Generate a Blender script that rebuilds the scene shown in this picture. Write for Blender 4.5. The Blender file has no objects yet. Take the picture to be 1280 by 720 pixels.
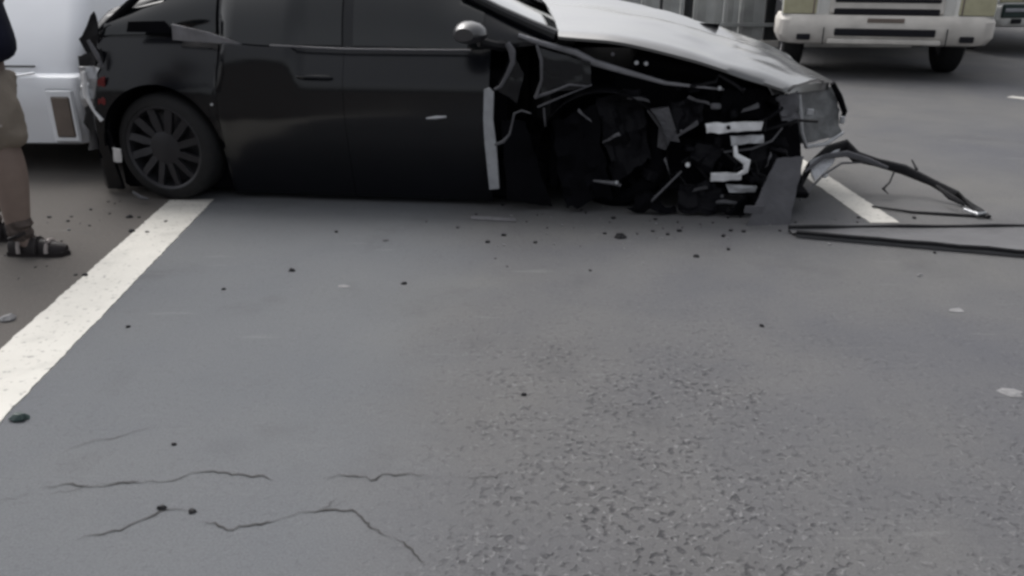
import bpy, math, random
from mathutils import Vector, Matrix, noise
random.seed(7)
S = bpy.context.scene
COL = S.collection
R = math.radians

# ------------------------------------------------------------------ camera
cam = bpy.data.cameras.new('camera')
cam.sensor_fit = 'HORIZONTAL'; cam.sensor_width = 36.0
cam.lens = 36.0*1050/1280
cam.clip_start = 0.05; cam.clip_end = 2000
cam.dof.use_dof = False
camo = bpy.data.objects.new('camera', cam); COL.objects.link(camo)
camo.location = (0, 0, 1.5)
camo.rotation_euler = (R(90) - math.atan(423/1050), 0, 0)
S.camera = camo
S.cycles.filter_width = 2.9          # soft, low resolution phone video
S.cycles.max_bounces = 6

# ------------------------------------------------------------------ sky and sun (overcast)
SUN_EL, SUN_ROT = 56, -35
w = bpy.data.worlds.new('World'); S.world = w; w.use_nodes = True
nt = w.node_tree; nt.nodes.clear()
sky = nt.nodes.new('ShaderNodeTexSky'); sky.sky_type = 'NISHITA'; sky.sun_disc = False
sky.sun_elevation = R(SUN_EL); sky.sun_rotation = R(SUN_ROT)
sky.air_density = 1.0; sky.dust_density = 7.0; sky.ozone_density = 1.0
hs = nt.nodes.new('ShaderNodeHueSaturation'); hs.inputs['Saturation'].default_value = 0.22
bg = nt.nodes.new('ShaderNodeBackground'); bg.inputs['Strength'].default_value = 0.13
wo = nt.nodes.new('ShaderNodeOutputWorld')
nt.links.new(sky.outputs[0], hs.inputs['Color']); nt.links.new(hs.outputs[0], bg.inputs[0]); nt.links.new(bg.outputs[0], wo.inputs[0])
sl = bpy.data.lights.new('sun', 'SUN'); sl.energy = 0.5; sl.angle = R(30); sl.color = (1, .97, .93)
so = bpy.data.objects.new('sun', sl); COL.objects.link(so)
so.rotation_euler = (R(90-SUN_EL), 0, R(180-SUN_ROT))
S.view_settings.view_transform = 'Standard'; S.view_settings.look = 'None'
S.view_settings.exposure = 0.68; S.view_settings.gamma = 1

# ------------------------------------------------------------------ helpers
def N(nt, t, **k):
    n = nt.nodes.new(t)
    for a, b in k.items(): setattr(n, a, b)
    return n
def mat(name, col, rough=.5, metal=0, spec=.5, coat=0, var=.15, scale=8, bump=0, bscale=60, ior=1.45, coatr=.05, emis=None):
    m = bpy.data.materials.new(name); m.use_nodes = True
    t = m.node_tree; b = t.nodes['Principled BSDF']
    b.inputs['Roughness'].default_value = rough; b.inputs['Metallic'].default_value = metal
    b.inputs['IOR'].default_value = ior; b.inputs['Specular IOR Level'].default_value = spec
    b.inputs['Coat Weight'].default_value = coat; b.inputs['Coat Roughness'].default_value = coatr
    tc = N(t, 'ShaderNodeTexCoord'); nz = N(t, 'ShaderNodeTexNoise')
    nz.inputs['Scale'].default_value = scale; nz.inputs['Detail'].default_value = 5
    t.links.new(tc.outputs['Object'], nz.inputs['Vector'])
    cr = N(t, 'ShaderNodeMix', data_type='RGBA')
    cr.inputs[6].default_value = tuple(c*(1-var) for c in col)+(1,)
    cr.inputs[7].default_value = tuple(min(1, c*(1+var)) for c in col)+(1,)
    t.links.new(nz.outputs['Fac'], cr.inputs[0]); t.links.new(cr.outputs[2], b.inputs['Base Color'])
    if bump:
        n2 = N(t, 'ShaderNodeTexNoise'); n2.inputs['Scale'].default_value = bscale; n2.inputs['Detail'].default_value = 4
        t.links.new(tc.outputs['Object'], n2.inputs['Vector'])
        bp = N(t, 'ShaderNodeBump'); bp.inputs['Strength'].default_value = bump; bp.inputs['Distance'].default_value = .02
        t.links.new(n2.outputs['Fac'], bp.inputs['Height']); t.links.new(bp.outputs[0], b.inputs['Normal'])
    return m
M = {}
M['paint'] = mat('black_car_paint', (.0035, .004, .006), .2, 0, .54, .0, .3, 3, .05, 3)
M['glass'] = mat('tinted_glass', (.004, .005, .006), .06, 0, .75)
M['screen'] = mat('windscreen_glass', (.03, .034, .036), .1, 0, 1.0, 1, .2, 3, .02, 2, coatr=.1)
M['hood'] = mat('hood_paint_bright_copy', (.014, .0145, .016), .28, 0, .9, 1, .3, 6, .12, 5, coatr=.15, ior=1.6)  # same paint as the sides, made more reflective and paler for bright sky sheen
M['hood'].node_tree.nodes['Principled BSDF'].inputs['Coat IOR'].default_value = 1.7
M['tyre'] = mat('tyre_rubber', (.017, .017, .018), .75, 0, .3, 0, .3, 20, .3, 90)
M['screen'].node_tree.nodes['Principled BSDF'].inputs['Coat IOR'].default_value = 1.8
M['rim'] = mat('dark_alloy', (.04, .04, .045), .36, .45, .5, 0, .2, 12)
M['black'] = mat('black_plastic', (.007, .007, .009), .6, 0, .3, 0, .4, 14, .2, 40)
M['dkb'] = mat('near_black_parts', (.005, .005, .007), .6, 0, .16, 0, .4, 14, .3, 40)  # near-black for crushed brackets and some torn liners
M['void'] = mat('near_black_void', (.0035, .0035, .005), .9, 0, .1, 0, .4, 10)  # near-black with faint sheen; paints in the shade of bay, arches and underbody
M['grey'] = mat('scuffed_grey_plastic', (.085, .085, .095), .55, 0, .4, 0, .35, 9, .3, 30)
M['metal'] = mat('torn_bare_metal', (.42, .43, .45), .42, .55, .5, 0, .3, 25, .35, 50)
M['alu'] = mat('bare_aluminium', (.75, .76, .78), .4, .35, .5, 0, .18, 25, .2, 60)
M['mirror'] = mat('mirror_shell_paint', (.03, .03, .034), .3, 0, .7, .5, .3, 6)
M['rail'] = mat('scuffed_inner_wing', (.2, .2, .215), .4, .4, .5, 0, .45, 9, .3, 30)
M['edge'] = mat('scraped_door_metal', (.34, .35, .37), .5, .3, .5, 0, .3, 16, .3, 40)
M['steel'] = mat('dull_steel', (.11, .11, .12), .5, .4, .5, 0, .4, 18, .35, 50)
M['chrome'] = mat('satin_trim', (.32, .33, .36), .3, .5, .5, 0, .2, 18)
M['lens'] = mat('cloudy_lamp_lens', (.13, .135, .14), .25, 0, .6, 0, .45, 22, .3, 30)
M['red'] = mat('red_lamp_plastic', (.13, .012, .014), .3, 0, .5)
M['white_paint'] = mat('white_van_paint', (.84, .86, .9), .3, 0, .5, .3, .05, 3, .02, 6)
M['cream'] = mat('off_white_truck_paint', (.7, .7, .675), .38, 0, .5, .15, .14, 2.2, .1, 8)
M['cream2'] = mat('dusty_bumper_paint', (.55, .525, .49), .5, 0, .4, 0, .42, 3.4, .2, 12)
M['beige'] = mat('yellowed_headlamp', (.42, .4, .27), .2, 0, .6, .4, .25, 10, .15, 30)
M['brown'] = mat('brown_lens', (.16, .13, .112), .35, 0, .5, 0, .35, 8, .1, 20)
M['slot'] = mat('grille_black', (.008, .008, .012), .6, 0, .3)
M['green'] = mat('dark_green_paint', (.018, .035, .033), .35, 0, .5, 0, .3, 5)
M['fence'] = mat('weathered_zinc_sheet', (.36, .37, .365), .5, .1, .4, 0, .5, 2.5, .15, 20)
M['fence_d'] = mat('dark_fence_steel', (.035, .036, .038), .5, .2, .4, 0, .4, 4)
M['khaki'] = mat('khaki_cotton', (.175, .15, .125), .9, 0, .2, 0, .28, 7, .5, 14)
M['navy'] = mat('navy_jersey', (.008, .009, .02), .85, 0, .2, 0, .35, 9, .4, 14)
M['skin'] = mat('skin', (.185, .14, .12), .6, 0, .4, 0, .12, 20)
M['sock'] = mat('mottled_sock', (.085, .07, .064), .95, 0, .1, 0, .8, 24, .5, 40)
M['hair'] = mat('dark_hair', (.012, .01, .009), .6)
M['shoe'] = mat('dark_leather', (.014, .011, .012), .6, 0, .4, 0, .4, 20)
M['grit'] = mat('pale_grit', (.2, .2, .205), .9, 0, .2, 0, .4, 40)
M['sole'] = mat('worn_light_rubber', (.3, .27, .26), .7, 0, .3, 0, .3, 20)

class MB:
    def __init__(s): s.v = []; s.f = []
    def add(s, vs, fs):
        o = len(s.v); s.v += [tuple(v) for v in vs]; s.f += [tuple(i+o for i in f) for f in fs]; return s
    def box(s, c, d, rot=None, bev=0):
        x, y, z = (k/2 for k in d); b = min(bev, x*.9, y*.9, z*.9)
        rot = rot or Matrix.Identity(3)
        if b <= 0:
            vs = [(a*x, e*y, g*z) for a in (-1, 1) for e in (-1, 1) for g in (-1, 1)]
            fs = [(0, 1, 3, 2), (4, 6, 7, 5), (0, 4, 5, 1), (2, 3, 7, 6), (0, 2, 6, 4), (1, 5, 7, 3)]
        else:
            ring = lambda X, Y: [(X, Y-b), (X-b, Y), (-X+b, Y), (-X, Y-b), (-X, -Y+b), (-X+b, -Y), (X-b, -Y), (X, -Y+b)]
            lv = [(-z, b), (-z+b, 0), (z-b, 0), (z, b)]; vs = []
            for zz, ins in lv: vs += [(px, py, zz) for px, py in ring(x-ins*.8, y-ins*.8)]
            fs = [tuple(range(7, -1, -1)), tuple(range(24, 32))]
            for k in range(3):
                for i in range(8): fs.append((k*8+i, k*8+(i+1) % 8, k*8+8+(i+1) % 8, k*8+8+i))
        c = Vector(c); return s.add([c+rot@Vector(v) for v in vs], fs)
    def tube(s, pts, r, n=8, flat=1.0):
        pts = [Vector(p) for p in pts]; rs = r if isinstance(r, (list, tuple)) else [r]*len(pts)
        vs = []; fs = []
        for i, p in enumerate(pts):
            t = (pts[min(i+1, len(pts)-1)]-pts[max(i-1, 0)]).normalized()
            a = t.cross(Vector((0, 1, .01))).normalized() if abs(t.y) < .9 else t.cross(Vector((0, 0, 1))).normalized()
            b = t.cross(a)
            for k in range(n):
                q = 2*math.pi*k/n; vs.append(p+a*math.cos(q)*rs[i]+b*math.sin(q)*rs[i]*flat)
        for i in range(len(pts)-1):
            for k in range(n): fs.append((i*n+k, i*n+(k+1) % n, (i+1)*n+(k+1) % n, (i+1)*n+k))
        fs += [tuple(range(n-1, -1, -1)), tuple((len(pts)-1)*n+k for k in range(n))]
        return s.add(vs, fs)
    def lathe(s, prof, n=32, axis='y', c=(0, 0, 0), a0=0, a1=2*math.pi):
        vs = []; fs = []; full = abs(a1-a0-2*math.pi) < 1e-6; m = n if full else n+1
        for i in range(m):
            q = a0+(a1-a0)*i/n
            for r, h in prof:
                x, z = r*math.cos(q), r*math.sin(q)
                vs.append({'y': (x+c[0], h+c[1], z+c[2]), 'z': (x+c[0], z+c[1], h+c[2]), 'x': (h+c[0], x+c[1], z+c[2])}[axis])
        k = len(prof)
        for i in range(n):
            j = (i+1) % m
            for a in range(k-1): fs.append((i*k+a, j*k+a, j*k+a+1, i*k+a+1))
        return s.add(vs, fs)
    def plate(s, pts, t=.02, d=(0, 1, 0)):          # polygon with thickness along d
        d = Vector(d)*t; p = [Vector(a) for a in pts]; n = len(p)
        fs = [tuple(range(n)), tuple(range(2*n-1, n-1, -1))]+[(i, (i+1) % n, n+(i+1) % n, n+i) for i in range(n)]
        return s.add(p+[a+d for a in p], fs)
    def sheet(s, c00, c10, c11, c01, nu=8, nv=8, amp=.02, t=.006, fr=9, seed=0):   # crumpled sheet
        c = [Vector(a) for a in (c00, c10, c11, c01)]
        nn = (c[1]-c[0]).cross(c[3]-c[0]).normalized(); vs = []
        for side in (0, 1):
            for i in range(nu+1):
                for j in range(nv+1):
                    u, v = i/nu, j/nv
                    p = c[0]*(1-u)*(1-v)+c[1]*u*(1-v)+c[2]*u*v+c[3]*(1-u)*v
                    q = noise.noise(p*fr+Vector((seed, seed*2, 0)))+.5*noise.noise(p*fr*2.3)
                    e = 1+ (amp*6*(noise.noise(p*13+Vector((9, seed, 0)))) if i in (0, nu) or j in (0, nv) else 0)*0
                    jig = Vector((noise.noise(p*17), 0, noise.noise(p*19+Vector((5, 5, 5)))))*amp*.6
                    vs.append(p+nn*(q*amp+side*t)+jig)
        W = nv+1; O = (nu+1)*W; fs = []
        for i in range(nu):
            for j in range(nv):
                a = i*W+j; fs += [(a, a+1, a+W+1, a+W), (O+a, O+a+W, O+a+W+1, O+a+1)]
        for i in range(nu): fs += [(i*W, (i+1)*W, O+(i+1)*W, O+i*W), (i*W+nv, O+i*W+nv, O+(i+1)*W+nv, (i+1)*W+nv)]
        for j in range(nv): fs += [(j, O+j, O+j+1, j+1), (nu*W+j, nu*W+j+1, O+nu*W+j+1, O+nu*W+j)]
        return s.add(vs, fs)
    def build(s, name, m, parent=None, smooth=True, label=None, ang=35):
        me = bpy.data.meshes.new(name); me.from_pydata(s.v, [], s.f); me.validate()
        ms = m if isinstance(m, (list, tuple)) else [m]
        for k in ms: me.materials.append(k)
        import bmesh
        b = bmesh.new(); b.from_mesh(me); bmesh.ops.recalc_face_normals(b, faces=b.faces)
        b.to_mesh(me); b.free()
        if smooth:
            me.polygons.foreach_set('use_smooth', [True]*len(me.polygons)); me.set_sharp_from_angle(angle=R(ang))
        o = bpy.data.objects.new(name, me); COL.objects.link(o)
        if parent: o.parent = parent
        if label: o['label'] = label
        return o
def tag(o, label, cat, group=None):
    o['label'] = label; o['category'] = cat
    if group: o['group'] = group
    return o
def thing(name, label, cat, loc=(0, 0, 0), rz=0, group=None):
    o = bpy.data.objects.new(name, None); COL.objects.link(o); o.empty_display_size = .2
    o.location = loc; o.rotation_euler = (0, 0, rz); return tag(o, label, cat, group)
def lerp(a, b, t): return a+(b-a)*t
def interp(tab, x):
    if x <= tab[0][0]: return tab[0][1]
    for (a, p), (b, q) in zip(tab, tab[1:]):
        if x <= b:
            t = (x-a)/(b-a); return p+(q-p)*t
    return tab[-1][1]
def sm(a, b, x): t = max(0, min(1, (x-a)/(b-a))); return t*t*(3-2*t)

# ------------------------------------------------------------------ road
def road_material():
    m = bpy.data.materials.new('asphalt'); m.use_nodes = True; t = m.node_tree; L = t.links.new
    b = t.nodes['Principled BSDF']; b.inputs['Roughness'].default_value = .85; b.inputs['Specular IOR Level'].default_value = .12
    tc = N(t, 'ShaderNodeTexCoord'); sep = N(t, 'ShaderNodeSeparateXYZ'); L(tc.outputs['Object'], sep.inputs[0])
    def noi(sc, det=4, rough=.5, dist=0, off=0):
        n = N(t, 'ShaderNodeTexNoise'); n.inputs['Scale'].default_value = sc; n.inputs['Detail'].default_value = det
        n.inputs['Roughness'].default_value = rough; n.inputs['Distortion'].default_value = dist
        if off:
            mp = N(t, 'ShaderNodeMapping'); mp.inputs['Location'].default_value = (off, off*1.7, 0); L(tc.outputs['Object'], mp.inputs[0]); L(mp.outputs[0], n.inputs['Vector'])
        else: L(tc.outputs['Object'], n.inputs['Vector'])
        return n.outputs['Fac']
    def ramp(src, stops):
        r = N(t, 'ShaderNodeValToRGB'); L(src, r.inputs[0]); e = r.color_ramp.elements
        e[0].position, e[0].color = stops[0][0], (stops[0][1],)*3+(1,); e[1].position, e[1].color = stops[-1][0], (stops[-1][1],)*3+(1,)
        for p, c in stops[1:-1]: k = e.new(p); k.color = (c,)*3+(1,)
        return r.outputs[0]
    def mth(op, a, b_=None):
        n = N(t, 'ShaderNodeMath', operation=op)
        for i, k in enumerate((a, b_)):
            if k is None: continue
            if isinstance(k, (int, float)): n.inputs[i].default_value = k
            else: L(k, n.inputs[i])
        return n.outputs[0]
    def mixc(f, a, b_, mode='MIX'):
        n = N(t, 'ShaderNodeMix', data_type='RGBA', blend_type=mode)
        for i, k in ((0, f), (6, a), (7, b_)):
            if isinstance(k, (int, float)): n.inputs[i].default_value = k
            elif isinstance(k, tuple): n.inputs[i].default_value = k+(1,)
            else: L(k, n.inputs[i])
        return n.outputs[2]
    def mr(src, a, b_):
        n = N(t, 'ShaderNodeMapRange', interpolation_type='SMOOTHSTEP'); L(src, n.inputs[0]); n.inputs[1].default_value = a; n.inputs[2].default_value = b_; return n.outputs[0]
    big = ramp(noi(.55, 3, .55, .4), [(.32, 0), (.68, 1)])
    mid = ramp(noi(2.2, 4, .6, .3, 3.3), [(.35, 0), (.7, 1)])
    col = mixc(big, (.110, .111, .119), (.136, .134, .131))
    col = mixc(mid, col, mixc(1, col, (.86, .87, .9), 'MULTIPLY'))
    # smoother bluish tarmac on the left part of the lane
    lx = mth('ADD', sep.outputs[0], mth('MULTIPLY', mth('SUBTRACT', noi(1.3, 3, .5, 0, 9), .5), .9))
    left = mth('SUBTRACT', 1.0, mr(lx, -.75, .05))
    col = mixc(mth('MULTIPLY', left, .6), col, (.13, .138, .15))
    # brown grey strip of the next lane
    nx = mth('ADD', sep.outputs[0], mth('MULTIPLY', sep.outputs[1], .08))
    nb = mth('SUBTRACT', 1.0, mr(nx, -1.78, -1.55))
    col = mixc(nb, col, (.098, .091, .086))
    # worn aggregate: pits where the binder is gone
    # pits: more where worn patches lie
    patch = ramp(noi(.9, 3, .6, .5, 21), [(.42, .0), (.58, 1)])
    clump = ramp(noi(6.5, 3, .6, .8, 31), [(.0, .25), (.4, .25), (.56, 1)])
    cx = mth('MULTIPLY', mr(lx, -.55, .25), mth('SUBTRACT', 1.0, mth('MULTIPLY', mr(lx, .55, 1.1), .55)))
    yb = mth('SUBTRACT', 1.0, mr(sep.outputs[1], 2.3, 4.1))
    worn = mth('MULTIPLY', mth('MULTIPLY', cx, mth('ADD', .3, mth('MULTIPLY', patch, .7))), mth('ADD', .1, mth('MULTIPLY', yb, .9)))
    wn = mth('ADD', .1, mth('MULTIPLY', worn, .9))
    col = mixc(mth('MULTIPLY', worn, .32), col, (.085, .084, .09))
    p1 = ramp(noi(40, 1.2, .5, .15), [(.0, 0), (.54, 0), (.64, 1)])
    pit = mth('MULTIPLY', mth('MULTIPLY', p1, wn), clump)
    col = mixc(mth('MULTIPLY', pit, .8), col, (.036, .036, .04))
    p2 = ramp(noi(48, 1.2, .5, .1, 5), [(.0, 0), (.57, 0), (.67, 1)])
    chip = mth('MULTIPLY', mth('MULTIPLY', p2, wn), clump)
    col = mixc(mth('MULTIPLY', chip, .55), col, (.24, .24, .245))
    fine = noi(140, 3, .7)
    col = mixc(.5, col, mixc(1, col, ramp(fine, [(.25, .55), (.75, 1.3)]), 'MULTIPLY'))
    # pale scrape marks
    sc = N(t, 'ShaderNodeMapping'); sc.inputs['Scale'].default_value = (1.2, 9, 1); sc.inputs['Rotation'].default_value = (0, 0, .35); L(tc.outputs['Object'], sc.inputs[0])
    sn = N(t, 'ShaderNodeTexNoise'); sn.inputs['Scale'].default_value = 1.6; sn.inputs['Detail'].default_value = 5; L(sc.outputs[0], sn.inputs['Vector'])
    col = mixc(mth('MULTIPLY', ramp(sn.outputs['Fac'], [(.0, 0), (.66, 0), (.76, 1)]), .3), col, (.24, .24, .24))
    # old stains
    col = mixc(mth('MULTIPLY', ramp(noi(1.7, 4, .6, .2, 14), [(.0, 0), (.58, 0), (.72, 1)]), .3), col, (.06, .06, .064))
    L(col, b.inputs['Base Color'])
    h = mth('ADD', mth('MULTIPLY', fine, .3), mth('SUBTRACT', mth('MULTIPLY', chip, .5), mth('MULTIPLY', pit, .9)))
    bp = N(t, 'ShaderNodeBump'); bp.inputs['Strength'].default_value = .6; bp.inputs['Distance'].default_value = .013
    L(h, bp.inputs['Height']); L(bp.outputs[0], b.inputs['Normal'])
    return m
M['road'] = road_material()
def grid(xs, ys, fz):
    g = MB(); nx, ny = len(xs), len(ys)
    g.add([(x, y, fz(x, y)) for x in xs for y in ys], [(i*ny+j, (i+1)*ny+j, (i+1)*ny+j+1, i*ny+j+1) for i in range(nx-1) for j in range(ny-1)])
    return g
g = grid([-600, -100, -30, -10, -5, 0, 5, 10, 30, 100, 600], [-600, -100, -20, -5, 0, 5, 10, 20, 100, 900], lambda x, y: 0)
road = g.build('road', M['road']); road['kind'] = 'structure'

# cracks: flat dark ribbons, ragged and tapering, laid on the road as its children
M['crack'] = mat('crack_flat_dark', (.052, .051, .05), .95, 0, .1, 0, .3, 30)
def crack(pts, w0):
    pts = [Vector((p[0], p[1], 0)) for p in pts]; fine = []
    for a, b in zip(pts, pts[1:]):
        n = max(2, int((b-a).length/.014))
        for i in range(n): fine.append(a.lerp(b, i/n))
    fine.append(pts[-1]); vs = []; n = len(fine)
    for i, p in enumerate(fine):
        t = (fine[min(i+1, n-1)]-fine[max(i-1, 0)]).normalized(); nn = Vector((-t.y, t.x, 0))
        q = p+nn*(.026*noise.noise(p*9)+.016*noise.noise(p*36))
        ww = 1.25*max(.22, min(1, .66+2.2*noise.noise(p*7+Vector((1, 7, 0)))))*w0*(.12+.88*min(1, i/6, (n-1-i)/6))*(.45+1.0*abs(noise.noise(p*16+Vector((3, 3, 0)))))
        q = q+nn*random.uniform(-.0035, .0035)*min(1, w0/.003)
        vs += [q+nn*ww+Vector((0, 0, .003)), q-nn*ww*(.6+.4*random.random())+Vector((0, 0, .003))]
    MB().add(vs, [(2*i, 2*i+1, 2*i+3, 2*i+2) for i in range(n-1)]).build('crack', M['crack'], road, False)
crack([(-1.42, 2.12), (-1.281, 2.132), (-1.035, 2.153), (-0.9846, 2.182), (-0.8615, 2.182), (-0.7642, 2.186), (-0.7133, 2.161)], .0045)
crack([(-0.5732, 2.157), (-0.5161, 2.178), (-0.4586, 2.157), (-0.4303, 2.132), (-0.3926, 2.174), (-0.2954, 2.182), (-0.1963, 2.174)], .0032)
crack([(-1.219, 1.859), (-1.155, 1.886), (-1.09, 1.914), (-1.055, 1.963), (-1.012, 2), (-0.9439, 2.015), (-0.8671, 1.992)], .0036)
crack([(-0.9122, 1.945), (-0.794, 1.928), (-0.6795, 1.96), (-0.5537, 2.007), (-0.4946, 2), (-0.4226, 1.981), (-0.3856, 1.963), (-0.3451, 1.9), (-0.2923, 1.846), (-0.2437, 1.795), (-0.1961, 1.758)], .0042)
crack([(-0.1963, 2.174), (-0.122, 2.157), (0, 2.199)], .0028)
crack([(-0.1961, 1.758), (-0.1648, 1.728), (-0.1001, 1.661)], .003)
crack([(-1.47, 2.265), (-1.35, 2.392), (-1.173, 2.483)], .0022)
crack([(-0.4958, 2.068), (-0.529, 2.022), (-0.5613, 2)], .0035)
crack([(-0.3451, 1.9), (-0.3114, 1.914), (-0.2655, 1.9)], .002)
crack([(-1.61, 2), (-1.521, 2.045), (-1.455, 2.053), (-1.413, 2.084)], .003)
crack([(-0.5205, 2.015), (-0.491, 2.068), (-0.4648, 2.108)], .003)
crack([(-1.122, 2.157), (-1.294, 2.108), (-1.369, 2.068)], .002)

# painted lane lines
def line_mat(name, col):
    m = mat(name, col, .7, 0, .3, 0, .12, 6, .2, 60)
    t = m.node_tree; b = t.nodes['Principled BSDF']; src = b.inputs['Base Color'].links[0].from_socket
    tc = N(t, 'ShaderNodeTexCoord'); a = None
    for sc_, lo, hi, amt in ((38, .6, .68, .55), (5, .56, .8, .3)):
        n = N(t, 'ShaderNodeTexNoise'); n.inputs['Scale'].default_value = sc_; n.inputs['Detail'].default_value = 5; t.links.new(tc.outputs['Object'], n.inputs['Vector'])
        mr_ = N(t, 'ShaderNodeMapRange'); mr_.inputs[1].default_value = lo; mr_.inputs[2].default_value = hi; mr_.inputs[4].default_value = amt; t.links.new(n.outputs['Fac'], mr_.inputs[0])
        mx = N(t, 'ShaderNodeMix', data_type='RGBA'); mx.inputs[7].default_value = (.13, .13, .13, 1); t.links.new(mr_.outputs[0], mx.inputs[0]); t.links.new(src, mx.inputs[6]); src = mx.outputs[2]
    t.links.new(src, b.inputs['Base Color'])
    return m
M['line'] = line_mat('worn_white_road_paint', (.5, .488, .455))
def lane_line(a, b, wa, name_label, group=None):
    a = Vector(a+(0,)) if len(a) == 2 else Vector(a); b = Vector(b+(0,)) if len(b) == 2 else Vector(b)
    t = (b-a).normalized(); nn = Vector((-t.y, t.x, 0)); n = int((b-a).length/.02); vs = []; fs = []
    for i in range(n+1):
        p = a+t*((b-a).length*i/n)
        e1 = wa/2+.006*noise.noise(p*8)+.006*noise.noise(p*30); e2 = wa/2+.006*noise.noise(p*8+Vector((9, 9, 9)))+.006*noise.noise(p*30+Vector((9, 0, 0)))
        for z in (0, .004): vs += [p+nn*e1+Vector((0, 0, z)), p-nn*e2+Vector((0, 0, z))]
    for i in range(n):
        k = 4*i; fs += [(k+2, k+3, k+7, k+6), (k, k+2, k+6, k+4), (k+1, k+5, k+7, k+3)]
    o = MB().add(vs, fs).build('lane_line', M['line'], None, False); o['kind'] = 'structure'; o['label'] = name_label
lane_line((-1.823, 1.419), (-2.067, 5.244), 0.279, 'worn white lane line running down to the lower left of the road')
lane_line((2.204, 4.748), (2.146, 6.436), 0.174, 'white lane dash under the torn bumper trim')
lane_line((5.467, 9.345), (5.703, 9.03), .13, 'faint far white lane dash at the right side of the road')

# ------------------------------------------------------------------ crashed black car.  local x = forward, y = away from camera, z = up
CAR = thing('wrecked_car', 'crashed black car side on across the road with its front fender and bumper torn off', 'car', (-2.09, 6.122, 0), R(-6.4))
AR = .385; AZ = .345; AXR = 0.0; AXF = 2.74
belt = lambda x: interp([(-1.1, .93), (-.3, 1.0), (.2, 1.0), (.7, .965), (2.0, .955), (2.5, 1.0)], x)
def zcrease(x):
    a = lerp(.70, .885, sm(.40, .46, x)); a = lerp(a, .745, sm(.86, .93, x)); return a
def halfw(x, z):
    w = .92-.16*max(0, (-.45-x)/.6)**2-.03*max(0, x-1.9)**2
    zc = zcrease(x); b = belt(x)
    if z < zc: o = interp([(.03, -.13), (.2, -.085), (.4, -.03), (.55, .0), (zc, -.004)], z)
    else: o = -.004-.105*((z-zc)/max(.05, b-zc))**1.15*(b-zc)/.23
    o += .016*math.exp(-((x-AXR)/.33)**2)*sm(.3, .6, z)
    if .4 < x < .95 and z < .9: o -= .012*math.exp(-((x-.66)/.2)**2)
    return w+o
def crush(p):                       # near side rear corner pushed in, far one intact
    x, y, z = p
    lim = max(-.9, -.30-.60*(y+.92)/.92-.11*(1-sm(.45, 1.0, z)))
    if x < lim: x = lim+(x-lim)*.04+.012*noise.noise(Vector((y*7, z*9, 0)))
    if z > .9: x = x
    return (x, y, z)
def zlow(x):
    base = .035  # body sides drawn almost to the road, standing in for shade beneath
    for c in (AXR, AXF):
        d = abs(x-c)
        if d < AR: base = max(base, AZ+math.sqrt(AR*AR-d*d)*1.02)
    return base
def side_panel(name, x0, x1, sgn, label=None, nx=None, zt=None):
    xs = [x0+(x1-x0)*i/(nx or max(6, int((x1-x0)/.025))) for i in range((nx or max(6, int((x1-x0)/.025)))+1)]
    for c in (AXR, AXF):
        for s in (-1, 1):
            e = c+s*AR
            if x0 < e < x1: xs += [e-s*.0002, e+s*.0005, e-s*.004, e-s*.012]
    xs = sorted(xs); m = MB(); NZ = 22
    outer = []; inner = []
    for x in xs:
        lo = zlow(x); hi = belt(x); zc = zcrease(x)
        for j in range(NZ+1):
            z = lo+(hi-lo)*j/NZ; y = sgn*halfw(x, z)
            outer.append(crush((x, y, z)))
        for j in range(NZ+1):
            z = lo+(hi-lo)*j/NZ; q = crush((x, sgn*(halfw(x, z)-.03), z)); inner.append(q)
    W = NZ+1; O = len(outer); n = len(xs); fs = []
    for i in range(n-1):
        for j in range(NZ):
            a = i*W+j; fs += [(a, a+1, a+W+1, a+W), (O+a, O+a+W, O+a+W+1, O+a+1)]
        fs += [(i*W, (i+1)*W, O+(i+1)*W, O+i*W), (i*W+NZ, O+i*W+NZ, O+(i+1)*W+NZ, (i+1)*W+NZ)]
    for j in range(NZ): fs += [(j, O+j, O+j+1, j+1), ((n-1)*W+j, (n-1)*W+j+1, O+(n-1)*W+j+1, O+(n-1)*W+j)]
    return m.add(outer+inner, fs).build(name, M['paint'], CAR, True, label, 50)
# roofline profile
roofz = lambda x: interp([(-.92, .92), (-.7, .97), (-.55, 1.05), (-.36, 1.205), (0, 1.31), (.4, 1.39), (.9, 1.435), (1.3, 1.43), (1.6, 1.39), (1.9, 1.29), (2.2, 1.15), (2.5, 1.03)], x)
railw = lambda x: interp([(-1.15, .66), (-.5, .62), (.3, .6), (1.3, .59), (1.8, .6), (2.5, .74)], x)
def glass_band(name, x0, x1, sgn, zf0=.03, zf1=.93, m_=None, ins=0, label=None):   # side glass between belt and roof rail
    n = max(3, int((x1-x0)/.05)); xs = [x0+(x1-x0)*i/n for i in range(n+1)]; NZ = 8; A = []; B = []
    for x in xs:
        b = belt(x)-.005; r = max(b+.015, roofz(x)-.05); hb = halfw(x, b)-.01; hr = railw(x)+.03
        for j in range(NZ+1):
            f = zf0+(zf1-zf0)*j/NZ; z = b+(r-b)*f; y = lerp(hb, hr, f)+.03*math.sin(math.pi*f)-ins
            A.append(crush((x, sgn*y, z))); B.append(crush((x, sgn*(y-.012), z)))
    W = NZ+1; O = len(A); fs = []
    for i in range(n):
        for j in range(NZ): a = i*W+j; fs += [(a, a+1, a+W+1, a+W), (O+a, O+a+W, O+a+W+1, O+a+1)]
        fs += [(i*W, (i+1)*W, O+(i+1)*W, O+i*W), (i*W+NZ, O+i*W+NZ, O+(i+1)*W+NZ, (i+1)*W+NZ)]
    for j in range(NZ): fs += [(j, O+j, O+j+1, j+1), (n*W+j, n*W+j+1, O+n*W+j+1, O+n*W+j)]
    return MB().add(A+B, fs).build(name, m_ or M['glass'], CAR, True, label, 50)
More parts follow.
